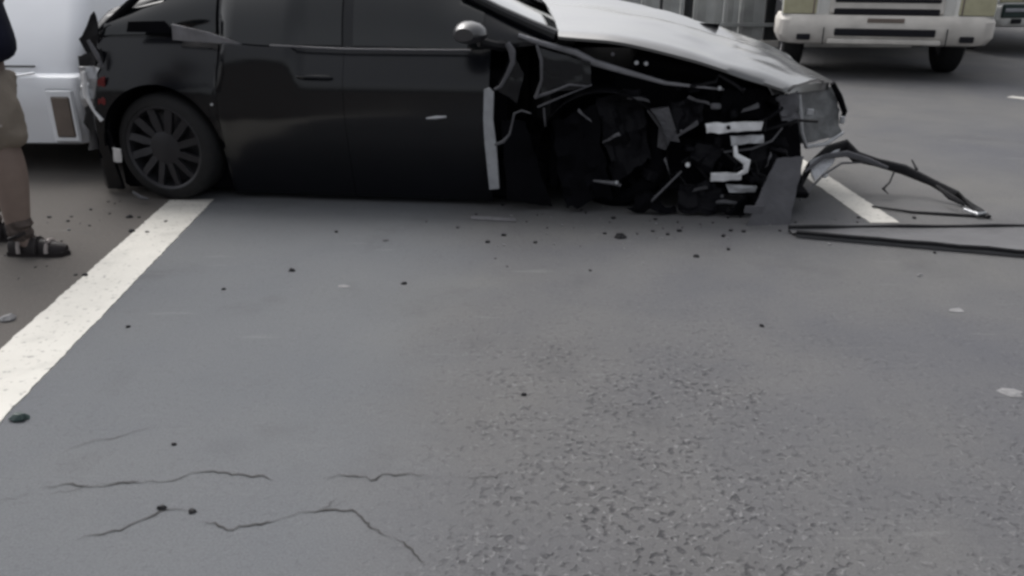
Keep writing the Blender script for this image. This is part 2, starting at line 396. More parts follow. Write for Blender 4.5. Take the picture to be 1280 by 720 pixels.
for sgn in (-1, 1):
    nm = 'near' if sgn < 0 else 'far'
    side_panel('rear_quarter', -.9, .3975, sgn, 'black rear quarter crushed in at its back corner' if sgn < 0 else None)
    side_panel('rear_door', .40, 1.19, sgn)
    side_panel('front_door', 1.1925, 2.07, sgn, 'front door with its leading edge torn and curled' if sgn < 0 else None)
    glass_band('quarter_window', -.35, .38, sgn, .1, .8)
    glass_band('door_window', .42, 1.17, sgn)
    glass_band('door_window', 1.24, 2.02, sgn)
    # pillars and frames behind the glass
    glass_band('window_frame', -.88, 2.42, sgn, 0, 1.0, M['paint'], .014)
side_panel('front_fender', 2.08, 3.55, 1)
# roof, hatch and tail
def roof_part(name, x0, x1, m_, n=18, dz=0, wf=1.0):
    xs = [x0+(x1-x0)*i/n for i in range(n+1)]; NY = 16; A = []; B = []
    for x in xs:
        for j in range(NY+1):
            v = -1+2*j/NY; y = v*(railw(x)+.02)*wf; z = roofz(x)-.055*abs(v)**2.4+dz
            A.append(crush((x-.10*v*v*(1 if x > 1.5 else 0), y, z))); B.append(crush((x-.10*v*v*(1 if x > 1.5 else 0), y, z-.02)))
    W = NY+1; O = len(A); fs = []
    for i in range(n):
        for j in range(NY): a = i*W+j; fs += [(a, a+1, a+W+1, a+W), (O+a, O+a+W, O+a+W+1, O+a+1)]
        fs += [(i*W, (i+1)*W, O+(i+1)*W, O+i*W), (i*W+NY, O+i*W+NY, O+(i+1)*W+NY, (i+1)*W+NY)]
    for j in range(NY): fs += [(j, O+j, O+j+1, j+1), (n*W+j, n*W+j+1, O+n*W+j+1, O+n*W+j)]
    return MB().add(A+B, fs).build(name, m_, CAR, True, None, 50)
roof_part('roof', .1, 1.68, M['paint'])
roof_part('rear_window', -.62, .09, M['glass'])
roof_part('tailgate', -.9, -.63, M['paint'])
roof_part('windscreen', 1.69, 2.50, M['screen'], 20, 0, .93)
# A pillar
for sgn in (-1, 1):
    MB().tube([(1.62, sgn*.60, 1.40), (1.85, sgn*.635, 1.28), (2.1, sgn*.68, 1.165), (2.3, sgn*.72, 1.085), (2.45, sgn*.765, 1.03)], [.03, .032, .034, .036, .04], 10).build('windscreen_pillar', M['paint'], CAR)
# tail panel, bumper and floor
t = MB()
for k, (z0, z1) in enumerate(((.62, .94), (.25, .62))):
    NY = 20; A = []
    for j in range(NY+1):
        y = lerp(-.86, .86, j/NY)
        for i in range(5):
            z = lerp(z0, z1, i/4); x = -.9-(0 if k == 0 else .04)+.25*abs(y)**3
            A.append(crush((x, y, z)))
    t.add(A, [(j*5+i, (j+1)*5+i, (j+1)*5+i+1, j*5+i+1) for j in range(NY) for i in range(4)])
t.build('rear_bumper', M['paint'], CAR)
MB().box((1.0, 0, .16), (2.8, 1.5, .24), None, .02).box((1.2, 0, .55), (1.9, 1.5, .55), None, .05).build('floor_pan', M['void'], CAR)
# wheels
def wheel(x, sgn, tilt=0, z=.34, toe=0, y=.905, name='wheel'):
    root = MB().lathe([(.262, .0), (.268, -.008), (.285, -.006), (.315, .004), (.332, .022), (.34, .05), (.34, .16), (.335, .2), (.29, .225), (.235, .22)], 56).build('tyre', M['tyre'], CAR)
    m = MB().lathe([(.262, .004), (.268, .0), (.26, -.004), (.246, .004), (.24, .03), (.228, .1), (.228, .2)], 56)
    m.lathe([(.0, .002), (.03, .002), (.05, .006), (.085, .008), (.105, .014), (.105, .05)], 36)
    m.lathe([(.0, .09), (.2, .09), (.235, .1)], 24)
    rim = m.build('rim', M['rim'], root); rim['kind'] = 'stuff'
    for k in range(12):
        q = 2*math.pi*k/12+.15; c, sn = math.cos(q), math.sin(q)
        def P(r_, off, h): return (r_*c-off*sn, h, r_*sn+off*c)
        vs = [P(.09, -.02, .012), P(.09, .02, .012), P(.15, .034, .004), P(.21, .04, .0), P(.25, .05, .004), P(.25, .004, .012), P(.2, -.006, .014), P(.15, -.014, .014)]
        MB().plate(vs, .03).build('spoke', M['rim'], root)
    nuts = MB()
    for k in range(5):
        q = 2*math.pi*k/5; nuts.lathe([(0, .02), (.01, .02), (.01, .035)], 8, 'y', (.034*math.cos(q), 0, .034*math.sin(q)))
    nuts.build('wheel_nut', M['steel'], root)['kind'] = 'stuff'
    root.name = name
    root.rotation_euler = (tilt, 0, toe+(math.pi if sgn > 0 else 0)); root.location = (x, sgn*y, z)
    return root
wheel(0.0, -1, 0, .34, R(-7), .90); wheel(0.0, 1); wheel(2.9, 1)
fw = wheel(2.80, -1, R(-9), .33, R(-24), .66)
for q in fw.children: q.data.materials[0] = M['void']  # tyre and rim recoloured near black, darkness painted onto the front wheel
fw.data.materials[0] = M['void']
# arch liners
for c in (AXR, AXF):
    MB().lathe([(AR+.005, 0), (AR+.005, .34), (.05, .345)], 24, 'y', (c, -.9, AZ), 0, math.pi).build('arch_liner', M['void'], CAR)
MB().box((2.45, 0, .5), (.06, 1.5, .75), None, .01).build('bulkhead', M['void'], CAR)
# mirror
m = MB(); prof = [(.0, .0), (.035, .01), (.055, .04), (.06, .09), (.05, .14), (.0, .155)]
mv = []; mf = []
NS, NK = 10, 14
for i in range(NS+1):
    f = i/NS; yy = -1.13+.22*f; rr = math.sin(math.pi*min(1, .12+f*.72))**.6
    for k in range(NK):
        q = 2*math.pi*k/NK; mv.append((1.955+.12*rr*math.cos(q)*(.95 if math.cos(q) > 0 else .65)+.02*f, yy, 1.06+.075*rr*math.sin(q)*(1 if math.sin(q) > 0 else .7)))
mf = [(i*NK+k, i*NK+(k+1) % NK, (i+1)*NK+(k+1) % NK, (i+1)*NK+k) for i in range(NS) for k in range(NK)]+[tuple(range(NK)), tuple(NS*NK+k for k in range(NK-1, -1, -1))]
mir = m.add(mv, mf).build('door_mirror', M['mirror'], CAR)
MB().tube([(2.02, -.92, 1.01), (2.1, -.86, .985), (2.14, -.8, .975)], [.03, .028, .035], 8).build('mirror_foot', M['black'], mir)
# belt trims, handles
MB().plate([(0.151, -0.865, 1.088), (0.146, -0.865, 0.995), (0.376, -0.865, 0.984), (0.593, -0.865, 0.963), (0.565, -0.865, 0.982), (0.364, -0.865, 1.044)], .012).build('window_trim', M['rail'], CAR)
MB().plate([(-0.114, -0.875, 1.1), (0.114, -0.875, 1.106), (0.148, -0.875, 1.07), (0.143, -0.875, 1.038), (-0.135, -0.875, 1.04)], .01).build('quarter_trim', M['void'], CAR)
MB().tube([(.75, -.868, .97), (1.2, -.87, .955), (1.6, -.868, .955), (1.96, -.868, .957)], .007, 6).build('belt_moulding', M['grey'], CAR)
for x in (1.02,): MB().tube([(x-.1, -.918, .80), (x-.07, -.935, .802), (x+.07, -.935, .80), (x+.1, -.918, .797)], .011, 8).build('door_bar', M['paint'], CAR)
MB().tube([(1.695, -0.93, 0.569), (1.754, -0.935, 0.576), (1.816, -0.93, 0.581)], [.006, .011, .007], 8).build('door_bar', M['metal'], CAR, label='small bright bar on the front door')  # short bright metal bar, set lower than the rear door handle

MB().tube([(-0.426, -0.74, 0.992), (-0.345, -0.72, 1.062), (-0.21, -0.7, 1.171), (-0.114, -0.68, 1.249), (0.012, -0.66, 1.328)], [.02, .026, .026, .022, .02], 8).build('rear_window_seal', M['void'], CAR)
# ---- bonnet: buckled patch through four long curves
curves = [
 (-.85, [(2.465, 1.063), (2.748, 1.04), (3.021, 0.99), (3.295, 0.923), (3.57, 0.838), (3.772, 0.779)]),
 (-.45, [(2.42, 1.095), (2.75, 1.075), (3.05, 1.03), (3.35, .955), (3.7, .865), (4.02, .765)]),
 (.0,   [(2.34, 1.15), (2.7, 1.12), (3.08, 1.07), (3.45, .975), (3.85, .86), (4.228, 0.687)]),
 (.35,  [(2.27, 1.18), (2.65, 1.135), (3.06, 1.06), (3.45, .945), (3.85, .83), (4.16, .70)]),
 (.78,  [(2.075, 1.273), (2.584, 1.197), (3.018, 1.109), (3.4, 1.01), (3.747, 0.911), (4.064, 0.786)]),
]
def cat(p, t):
    n = len(p)-1; k = min(int(t*n), n-1); f = t*n-k; a = p[max(k-1, 0)]; b = p[k]; c = p[k+1]; d = p[min(k+2, n)]
    return tuple(.5*((2*b[i])+(-a[i]+c[i])*f+(2*a[i]-5*b[i]+4*c[i]-d[i])*f*f+(-a[i]+3*b[i]-3*c[i]+d[i])*f**3) for i in range(len(b)))
NU, NV = 44, 30; A = []; B = []
for i in range(NU+1):
    row = [(cat(pts, i/NU)[0], y, cat(pts, i/NU)[1]) for y, pts in curves]
    for j in range(NV+1):
        p = Vector(cat(row, j/NV)); q = noise.noise(p*2.7)*.010+(abs(noise.noise(Vector((p.x*3.2, p.y*6, 2))))*.016+noise.noise(p*8)*.004)*sm(2.7, 3.3, p.x)
        p.z += q-.022*math.exp(-((p.y-.30-.12*(p.x-3.4))/.07)**2)*sm(2.6, 3.2, p.x)
        p.z -= .02*max(0, 1-j/1.5)
        A.append(tuple(p)); B.append((p.x, p.y, p.z-.016))
W = NV+1; O_ = len(A); fs = []
for i in range(NU):
    for j in range(NV): a = i*W+j; fs += [(a, a+1, a+W+1, a+W), (O_+a, O_+a+W, O_+a+W+1, O_+a+1)]
    fs += [(i*W, (i+1)*W, O_+(i+1)*W, O_+i*W), (i*W+NV, O_+i*W+NV, O_+(i+1)*W+NV, (i+1)*W+NV)]
for j in range(NV): fs += [(j, O_+j, O_+j+1, j+1), (NU*W+j, NU*W+j+1, O_+NU*W+j+1, O_+NU*W+j)]
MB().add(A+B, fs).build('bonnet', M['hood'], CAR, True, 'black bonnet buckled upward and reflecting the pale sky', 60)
# lip of the bonnet folded down at the nose
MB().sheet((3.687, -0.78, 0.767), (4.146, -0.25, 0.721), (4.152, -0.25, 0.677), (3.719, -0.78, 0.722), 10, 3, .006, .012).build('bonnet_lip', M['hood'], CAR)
# cowl plastic
MB().box((2.5, 0, 1.0), (.12, 1.45, .05), None, .01).build('cowl', M['black'], CAR)
# engine bay mass
eb = MB()
eb.box((3.15, .1, .55), (1.35, 1.2, .55), None, .06); eb.box((3.0, -.35, .68), (.5, .5, .3), None, .05); eb.box((3.45, -.45, .62), (.35, .45, .34), Matrix.Rotation(.3, 3, 'Z'), .05)
eb.box((3.74, 0, .47), (.12, 1.15, .46), Matrix.Rotation(.1, 3, 'Z'), .02); eb.box((3.6, -.55, .35), (.5, .3, .28), Matrix.Rotation(.2, 3, 'Y'), .04); eb.box((3.0, -.38, .27), (1.5, .6, .3), None, .04)
eb.box((3.35,-.1,.82),(.9,1.1,.14),Matrix.Rotation(.16,3,'Y'),.05)
eb.build('engine', M['void'], CAR)
cr = MB()
for k in range(34):
    x = random.uniform(2.9, 3.85); z = random.uniform(.2, .78); y = random.uniform(-.8, -.5)
    cr.box((x, y, z), (random.uniform(.03, .12), random.uniform(.03, .1), random.uniform(.02, .07)), Matrix.Rotation(random.uniform(-.7, .7), 3, 'Y') @ Matrix.Rotation(random.uniform(-.5, .5), 3, 'Z'), .008)
o = cr.build('crushed_bracket', M['dkb'], CAR); o['kind'] = 'stuff'
for k in range(7):
    p = Vector((random.uniform(2.9, 3.6), random.uniform(-.82, -.6), random.uniform(.3, .8))); pts = [p]
    for j in range(6): p = p+Vector((random.uniform(-.02, .13), random.uniform(-.03, .03), random.uniform(-.09, .06))); pts.append(p)
    MB().tube(pts, random.uniform(.005, .011), 6).build('hose', M['black'], CAR)
# inner wing rail and torn wing
MB().tube([(2.23, -0.8, 1.038), (2.361, -0.8, 0.995), (2.567, -0.8, 0.944), (2.671, -0.8, 0.891), (2.896, -0.8, 0.83), (3.092, -0.8, 0.779), (3.431, -0.78, 0.745)], [.012, .016, .022, .022, .017, .012, .006], 8, .6).build('inner_wing_rail', M['rail'], CAR)
MB().sheet((2.357, -0.86, 0.974), (2.653, -0.83, 0.894), (2.667, -0.84, 0.759), (2.37, -0.87, 0.712), 10, 8, .012, .006, 14).build('torn_wing', M['paint'], CAR, label='crumpled scrap of the torn front wing')
MB().tube([(2.344, -0.88, 0.994), (2.373, -0.885, 0.91), (2.375, -0.885, 0.797), (2.343, -0.88, 0.695)], [.008, .011, .008, .013], 6).build('torn_bracket', M['steel'], CAR)
MB().tube([(2.334, -0.88, 0.695), (2.436, -0.88, 0.729), (2.537, -0.87, 0.771), (2.649, -0.85, 0.76)], [.011, .009, .007, .005], 6, .6).build('torn_bracket', M['steel'], CAR)
MB().tube([(2.352, -0.87, 0.638), (2.483, -0.86, 0.694), (2.667, -0.85, 0.77)], [.006, .006, .004], 6, .6).build('torn_bracket', M['grey'], CAR)
for (x, y) in ((766, 68), (796, 79), (808, 80), (900, 111), (852, 165), (860, 207), (770, 228), (700, 122)):
    pass
MB().lathe([(0, 0), (0.0096, .003), (0.012, .02), (0, .022)], 10, 'y', (2.78, -0.82, 0.939)).build('bolt', M['steel'], CAR)
MB().lathe([(0, 0), (0.0112, .003), (0.014, .02), (0, .022)], 10, 'y', (2.919, -0.82, 0.892)).build('bolt', M['metal'], CAR)
MB().lathe([(0, 0), (0.0112, .003), (0.014, .02), (0, .022)], 10, 'y', (2.974, -0.82, 0.888)).build('bolt', M['metal'], CAR)
MB().lathe([(0, 0), (0.0112, .003), (0.014, .02), (0, .022)], 10, 'y', (3.4, -0.84, 0.758)).build('bolt', M['metal'], CAR)
MB().lathe([(0, 0), (0.0096, .003), (0.012, .02), (0, .022)], 10, 'y', (3.202, -0.84, 0.504)).build('bolt', M['steel'], CAR)
MB().lathe([(0, 0), (0.0128, .003), (0.016, .02), (0, .022)], 10, 'y', (3.252, -0.86, 0.309)).build('bolt', M['alu'], CAR)
MB().lathe([(0, 0), (0.0104, .003), (0.013, .02), (0, .022)], 10, 'y', (2.836, -0.92, 0.205)).build('bolt', M['metal'], CAR)
MB().lathe([(0, 0), (0.008, .003), (0.01, .02), (0, .022)], 10, 'y', (0.368, -0.935, 0.625)).build('bolt', M['metal'], CAR)
MB().lathe([(0, 0), (0.0096, .003), (0.012, .02), (0, .022)], 10, 'y', (3.472, -0.84, 0.119)).build('bolt', M['steel'], CAR)

# curled leading edge of the door
MB().tube([(2.176, -0.9, 1.003), (2.205, -0.91, 0.96), (2.211, -0.92, 0.899), (2.179, -0.93, 0.828), (2.142, -0.93, 0.764), (2.104, -0.93, 0.745)], [.016, .022, .015, .012, .010, .008], 8, .7).build('curled_door_edge', M['grey'], CAR)
MB().sheet((2.204, -0.9, 0.95), (2.276, -0.88, 0.832), (2.23, -0.88, 0.665), (2.111, -0.91, 0.742), 8, 8, .015, .005, 16, 3).build('torn_door_skin', M['paint'], CAR)
MB().plate([(2.044, -0.935, 0.744), (2.072, -0.935, 0.754), (2.1, -0.935, 0.727), (2.094, -0.935, 0.569), (2.112, -0.935, 0.427), (2.129, -0.935, 0.153), (2.07, -0.935, 0.146), (2.044, -0.935, 0.425), (2.037, -0.935, 0.568)], .03).build('bare_door_edge', M['edge'], CAR, label='pale bare metal edge of the front door')
MB().tube([(2.108, -0.94, 0.423), (2.156, -0.94, 0.443), (2.194, -0.94, 0.487), (2.208, -0.94, 0.544), (2.222, -0.94, 0.61), (2.265, -0.94, 0.629), (2.321, -0.94, 0.612)], [.008, .012, .007, .006, .008, .006, .004], 6).build('torn_wire', M['steel'], CAR)
MB().tube([(2.389, -0.86, 0.632), (2.4, -0.86, 0.523)], .007, 6).build('torn_wire', M['steel'], CAR)
MB().sheet((2.146, -0.9, 0.564), (2.269, -0.84, 0.555), (2.446, -0.84, 0.025), (2.176, -0.92, 0.08), 8, 12, .02, .006, 8, 5).build('splash_guard', M['void'], CAR)
# exposed front parts
MB().plate([(2.991, -0.8, 0.619), (3.12, -0.8, 0.64), (3.154, -0.8, 0.557), (3.2, -0.8, 0.434), (3.143, -0.8, 0.442), (3.119, -0.8, 0.384), (3.07, -0.8, 0.402), (3.072, -0.8, 0.517)], .04).build('strut_mount', M['steel'], CAR)
MB().tube([(3.014, -0.85, 0.041), (3.104, -0.85, 0.14), (3.221, -0.82, 0.264)], [.014, .008, .007], 8).build('track_rod', M['steel'], CAR)
MB().tube([(2.697, -0.86, 0.2), (2.822, -0.9, 0.199), (2.861, -0.9, 0.186)], [.008, .014, .01], 8).build('ball_joint', M['steel'], CAR)
MB().sheet((3.482, -0.86, 0.486), (3.671, -0.84, 0.501), (3.685, -0.84, 0.449), (3.491, -0.86, 0.439), 10, 4, .012, .02, 18, 2).build('bent_bracket', M['metal'], CAR)
MB().sheet((3.332, -0.88, 0.562), (3.655, -0.86, 0.579), (3.651, -0.86, 0.527), (3.345, -0.88, 0.506), 14, 4, .012, .02, 17, 5).build('aluminium_beam', M['alu'], CAR, label='bright bare aluminium bracket with a dark bolt hole')
MB().lathe([(0, 0), (.011, 0), (.011, .02)], 12, 'y', (3.462, -0.905, 0.546)).build('bolt_hole', M['void'], CAR)
MB().tube([(3.515, -0.86, 0.435), (3.523, -0.87, 0.381), (3.59, -0.88, 0.342), (3.586, -0.88, 0.289), (3.543, -0.88, 0.264)], [.012, .016, .024, .018, .01], 8, .5).build('bent_bracket', M['alu'], CAR)
MB().sheet((3.39, -0.87, 0.267), (3.567, -0.86, 0.274), (3.567, -0.86, 0.23), (3.394, -0.87, 0.218), 8, 3, .01, .02, 18, 3).build('bent_bracket', M['alu'], CAR)
MB().sheet((3.485, -0.87, 0.201), (3.664, -0.86, 0.194), (3.658, -0.86, 0.16), (3.503, -0.87, 0.153), 8, 3, .012, .02, 18, 9).build('bent_bracket', M['metal'], CAR)
MB().box((3.389, -0.82, 0.654), (.06, .03, .035), None, .008).build('bent_bracket', M['steel'], CAR)
MB().tube([(3.325, -0.8, 0.052), (3.486, -0.83, 0.086), (3.631, -0.82, 0.068)], [.008, .014, .008], 6, .6).build('lower_arm', M['steel'], CAR)
MB().box((3.55, -.45, .13), (.9, .6, .04), Matrix.Rotation(.03, 3, 'Y'), .01).build('undertray', M['void'], CAR)
for k, (a, b, c, d, mm) in enumerate((
  ((2.438, -0.86, 0.562), (2.694, -0.84, 0.648), (2.812, -0.84, 0.098), (2.522, -0.88, 0.039), 'void'),
  ((2.678, -0.84, 0.704), (2.947, -0.8, 0.739), (3.027, -0.8, 0.342), (2.833, -0.84, 0.169), 'dkb'),
  ((3.12, -0.78, 0.665), (3.342, -0.76, 0.694), (3.325, -0.76, 0.562), (3.18, -0.78, 0.468), 'dkb'),
  ((3.436, -0.74, 0.739), (3.706, -0.7, 0.719), (3.664, -0.72, 0.571), (3.416, -0.76, 0.583), 'void'),
  ((3.216, -0.84, 0.18), (3.424, -0.82, 0.211), (3.525, -0.84, 0.01), (3.216, -0.86, 0.026), 'dkb'),
  ((3.274, -0.82, 0.43), (3.464, -0.8, 0.411), (3.381, -0.82, 0.268), (3.262, -0.84, 0.319), 'dkb'),
  ((3.61, -0.78, 0.382), (3.778, -0.74, 0.435), (3.772, -0.78, 0.181), (3.643, -0.8, 0.212), 'dkb'),
  ((3.598, -0.84, 0.132), (3.693, -0.82, 0.15), (3.632, -0.86, -0.041), (3.428, -0.88, -0.012), 'void'),
  ((2.979, -0.86, 0.139), (3.206, -0.86, 0.035), (3.216, -0.88, 0.012), (2.907, -0.88, 0.031), 'void'))):
    sh_ = MB().sheet(a, b, c, d, 10, 10, .05, .008, 11, k*3+1); sh_.v = [(x, y, max(.012, z+.07*noise.noise(Vector((x*9, k, 0)))*(1-sm(.05, .35, z)))) for x, y, z in sh_.v]; sh_.build('torn_liner', M[mm], CAR, True, None, 25)
for a, b, w_ in (((3.158, -0.84, 0.47), (3.29, -0.82, 0.573), .008), ((3.553, -0.8, 0.64), (3.634, -0.78, 0.675), .01), ((2.754, -0.86, 0.446), (2.837, -0.86, 0.495), .006), ((3.233, -0.82, 0.711), (3.348, -0.8, 0.673), .006), ((3.119, -0.84, 0.354), (3.156, -0.84, 0.228), .006), ((3.301, -0.86, 0.168), (3.374, -0.86, 0.19), .007), ((3.713, -0.82, 0.316), (3.735, -0.8, 0.389), .007), ((2.598, -0.88, 0.635), (2.665, -0.87, 0.569), .006), ((2.883, -0.82, 0.704), (3.005, -0.82, 0.688), .006)):
    MB().sheet(a, b, (b[0]+.01, b[1], b[2]-w_*3), (a[0]-.01, a[1], a[2]-w_*2.4), 5, 3, .012, .006, 22, a[0]).build('bracket_scrap', M['steel'], CAR)
# smashed lamp at the nose
hl = MB().sheet((3.936, -0.42, 0.679), (4.201, -0.2, 0.69), (4.284, -0.2, 0.384), (4.009, -0.42, 0.362), 10, 10, .02, .03, 9, 2).build('smashed_headlight', M['lens'], CAR, label='smashed headlight unit hanging at the nose')
MB().tube([(3.898, -0.6, 0.697), (3.915, -0.6, 0.593), (3.944, -0.58, 0.469), (4.003, -0.5, 0.359), (4.156, -0.34, 0.348), (4.287, -0.22, 0.399)], [.012, .017, .013, .012, .013, .01], 8).build('lamp_surround', M['metal'], hl)
MB().tube([(4.173, -0.24, 0.715), (4.235, -0.22, 0.623), (4.283, -0.2, 0.529), (4.274, -0.2, 0.488)], [.016, .02, .018, .012], 8).build('lamp_seal', M['void'], hl)
MB().sheet((3.742, -0.76, 0.71), (3.888, -0.66, 0.716), (3.901, -0.66, 0.536), (3.797, -0.76, 0.558), 7, 7, .03, .01, 14, 4).build('torn_grille_mount', M['grey'], hl)
MB().box((3.999, -0.48, 0.573), (.05, .02, .04), None, .006).build('lamp_clip', M['metal'], hl)
MB().box((4.265, -0.24, 0.485), (.03, .02, .05), None, .006).build('lamp_clip', M['metal'], hl)
MB().sheet((3.663, -0.66, 0.669), (3.857, -0.5, 0.525), (3.962, -0.5, 0.297), (3.721, -0.7, 0.067), 8, 8, .03, .01, 7, 8).build('wheel_arch_liner', M['void'], CAR)
MB().sheet((3.762, -0.6, 0.541), (3.936, -0.52, 0.52), (4.009, -0.52, 0.088), (3.734, -0.6, 0.091), 6, 6, .02, .01, 9, 8).build('lower_front_panel', M['void'], CAR)  # near-black sheet added to darken the gap below the lamp
MB().tube([(3.46, -0.82, 0.387), (3.619, -0.82, 0.41), (3.733, -0.8, 0.456), (3.787, -0.78, 0.529)], [.006, .008, .007, .005], 6).build('hose', M['steel'], CAR)
# flap of undertray standing on the road
fl = MB().sheet((3.766, -0.85, 0.368), (3.922, -0.8, 0.365), (3.842, -1.02, -0.076), (3.57, -1.06, -0.068), 8, 14, .012, .012, 6, 6).build('hanging_splash_panel', M['grey'], CAR, True, 'dark grey plastic panel hanging from the nose to the road')
MB().plate([(3.575, -1.075, 0.131), (3.683, -1.07, 0.133), (3.674, -1.075, 0.086), (3.569, -1.08, 0.094)], .012).build('panel_fold', M['grey'], fl)
# tail damage
tl = MB().sheet((-0.464, -0.9, 0.832), (-0.347, -0.88, 0.831), (-0.403, -0.88, 0.596), (-0.493, -0.9, 0.588), 8, 8, .035, .02, 15, 2).build('smashed_tail_lamp', M['metal'], CAR, label='smashed pale tail lamp at the crushed rear corner')
MB().sheet((-0.352, -0.92, 0.759), (-0.302, -0.92, 0.779), (-0.322, -0.92, 0.565), (-0.377, -0.92, 0.554), 4, 6, .015, .01, 15, 3).build('red_lens', M['red'], tl)
MB().tube([(-0.425, -0.93, 0.808), (-0.436, -0.93, 0.673), (-0.403, -0.93, 0.575), (-0.358, -0.93, 0.512)], [.012, .018, .008, .014], 7).build('lamp_frame', M['alu'], tl)
MB().tube([(-0.375, -0.9, 0.993), (-0.335, -0.9, 0.909), (-0.313, -0.9, 0.834)], [.010, .016, .008], 7).build('torn_trim', M['steel'], CAR)
MB().sheet((-0.501, -0.8, 0.982), (-0.368, -0.8, 1.153), (-0.361, -0.8, 1.003), (-0.425, -0.8, 0.81), 6, 8, .02, .01, 10, 7).build('torn_trim', M['black'], CAR, label='black shard of trim sticking up behind the rear corner')
MB().sheet((-0.516, -0.8, 0.886), (-0.326, -0.86, 0.943), (-0.371, -0.86, 0.32), (-0.564, -0.8, 0.302), 8, 10, .03, .01, 8, 9).build('torn_bumper_core', M['black'], CAR)
MB().sheet((-0.29, -0.98, 0.354), (-0.239, -0.98, 0.345), (-0.261, -0.96, 0.258), (-0.313, -0.96, 0.262), 4, 4, .008, .008, 20, 1).build('bumper_clip', M['alu'], CAR)
MB().tube([(-0.208, -0.98, 0.074), (-0.149, -1, 0.044), (-0.097, -1, 0.036)], [.008, .014, .006], 6, .6).build('arch_trim_scrap', M['grey'], CAR)
# black bumper trim bowed out in front of the nose
arc = MB().tube([(1.842, 5.228, 0.1), (1.939, 5.372, 0.19), (2.087, 5.485, 0.27), (2.215, 5.54, 0.29), (2.273, 5.473, 0.23), (2.403, 5.441, 0.2), (2.574, 5.407, 0.16), (2.704, 5.269, 0.11), (2.807, 5.144, 0.06), (2.857, 4.961, 0.02), (2.855, 4.825, 0.016)],
    [.02, .028, .036, .044, .038, .028, .034, .024, .03, .028, .016], 8, .6).build('bumper_trim', M['black'], None, True)
tag(arc, 'bent black bumper trim bowing out from the car nose onto the road', 'car part')
MB().tube([(1.852, 5.204, 0.2), (2.013, 5.343, 0.26), (2.191, 5.435, 0.26), (2.33, 5.424, 0.22), (2.45, 5.369, 0.18)], [.012, .018, .022, .02, .01], 8, .6).build('trim_layer', M['grey'], arc)
MB().tube([(2.673, 5.153, 0.12), (2.715, 5.036, 0.08), (2.774, 4.963, 0.05)], [.008, .02, .01], 6, .5).build('trim_clip', M['black'], arc)
ac = MB().tube([(2.863, 4.838, 0.012), (2.669, 4.893, 0.01), (2.449, 4.944, 0.01), (2.249, 5.058, 0.012)], [.008, .009, .008, .006], 6).build('trim_wire', M['black'], arc)
MB().tube([(2.511, 5.404, 0.15), (2.448, 5.307, 0.1), (2.392, 5.261, 0.07), (2.409, 5.218, 0.05)], [.006, .006, .009, .004], 6).build('trim_clip', M['black'], arc)
MB().tube([(2.664, 5.509, 0.2), (2.658, 5.407, 0.16)], [.006, .01], 6).build('trim_clip', M['black'], arc)
MB().tube([(2.755, 4.928, 0.03), (2.796, 4.844, 0.025), (2.852, 4.861, 0.03)], [.010, .012, .008], 6).build('trim_clip', M['metal'], arc)
br = MB().sheet((1.921, 5.339, 0.24), (2.166, 5.488, 0.28), (2.084, 5.374, 0.2), (1.918, 5.195, 0.14), 6, 6, .012, .01, 14, 3).build('torn_bracket', M['metal'], None)
tag(br, 'pale torn metal bracket between the car nose and the bent trim', 'car part')
MB().tube([(1.786, 5.035, 0.06), (1.878, 5.15, 0.1), (2.005, 5.28, 0.16), (2.163, 5.418, 0.2), (2.345, 5.441, 0.2)], [.006, .009, .008, .008, .005], 6).build('bent_strip', M['steel'], br)
MB().lathe([(0, 0), (.017, .004), (.019, .03), (0, .035)], 10, 'y', (2.046, 5.356, 0.13)).build('bolt', M['alu'], br)
# long torn bumper skirt lying on the road
sk = MB()
a0, a1 = Vector((1.576, 4.567, 0)), Vector((3.583, 4.596, 0)); b0, b1 = Vector((1.595, 4.481, 0)), Vector((3.177, 4.007, 0))
n = 40; vs = []; fs = []
for i in range(n+1):
    f = i/n; a = a0.lerp(a1, f); b = b0.lerp(b1, f)
    for k in range(7):
        g_ = k/6; p = a.lerp(b, g_); h = .014+.022*abs(2*g_-1)**3+.006*noise.noise(Vector((p.x*3, p.y*6, 0)))
        vs.append((p.x, p.y, h))
    for k in range(7):
        g_ = k/6; p = a.lerp(b, g_); vs.append((p.x, p.y, .004))
for i in range(n):
    for k in range(6):
        q = i*14+k; fs += [(q, q+1, q+15, q+14), (q+7, q+21, q+22, q+8)]
    q = i*14; fs += [(q, q+14, q+21, q+7), (q+6, q+13, q+27, q+20)]
M['skirt'] = mat('dusty_grey_skirt', (.1, .1, .105), .6, 0, .4, 0, .4, 3, .3, 20)
skirt = sk.add(vs, fs).build('bumper_skirt', M['skirt']); tag(skirt, 'long torn bumper skirt lying flat on the road at the right', 'car part')
MB().tube([a0.lerp(a1, i/12)+Vector((0, 0, .034+.003*math.sin(i*2))) for i in range(13)], .012, 8).build('skirt_edge', M['black'], skirt)
MB().tube([b0.lerp(b1, i/12)+Vector((0, 0, .032+.003*math.sin(i*3))) for i in range(13)], .012, 8).build('skirt_edge', M['black'], skirt)

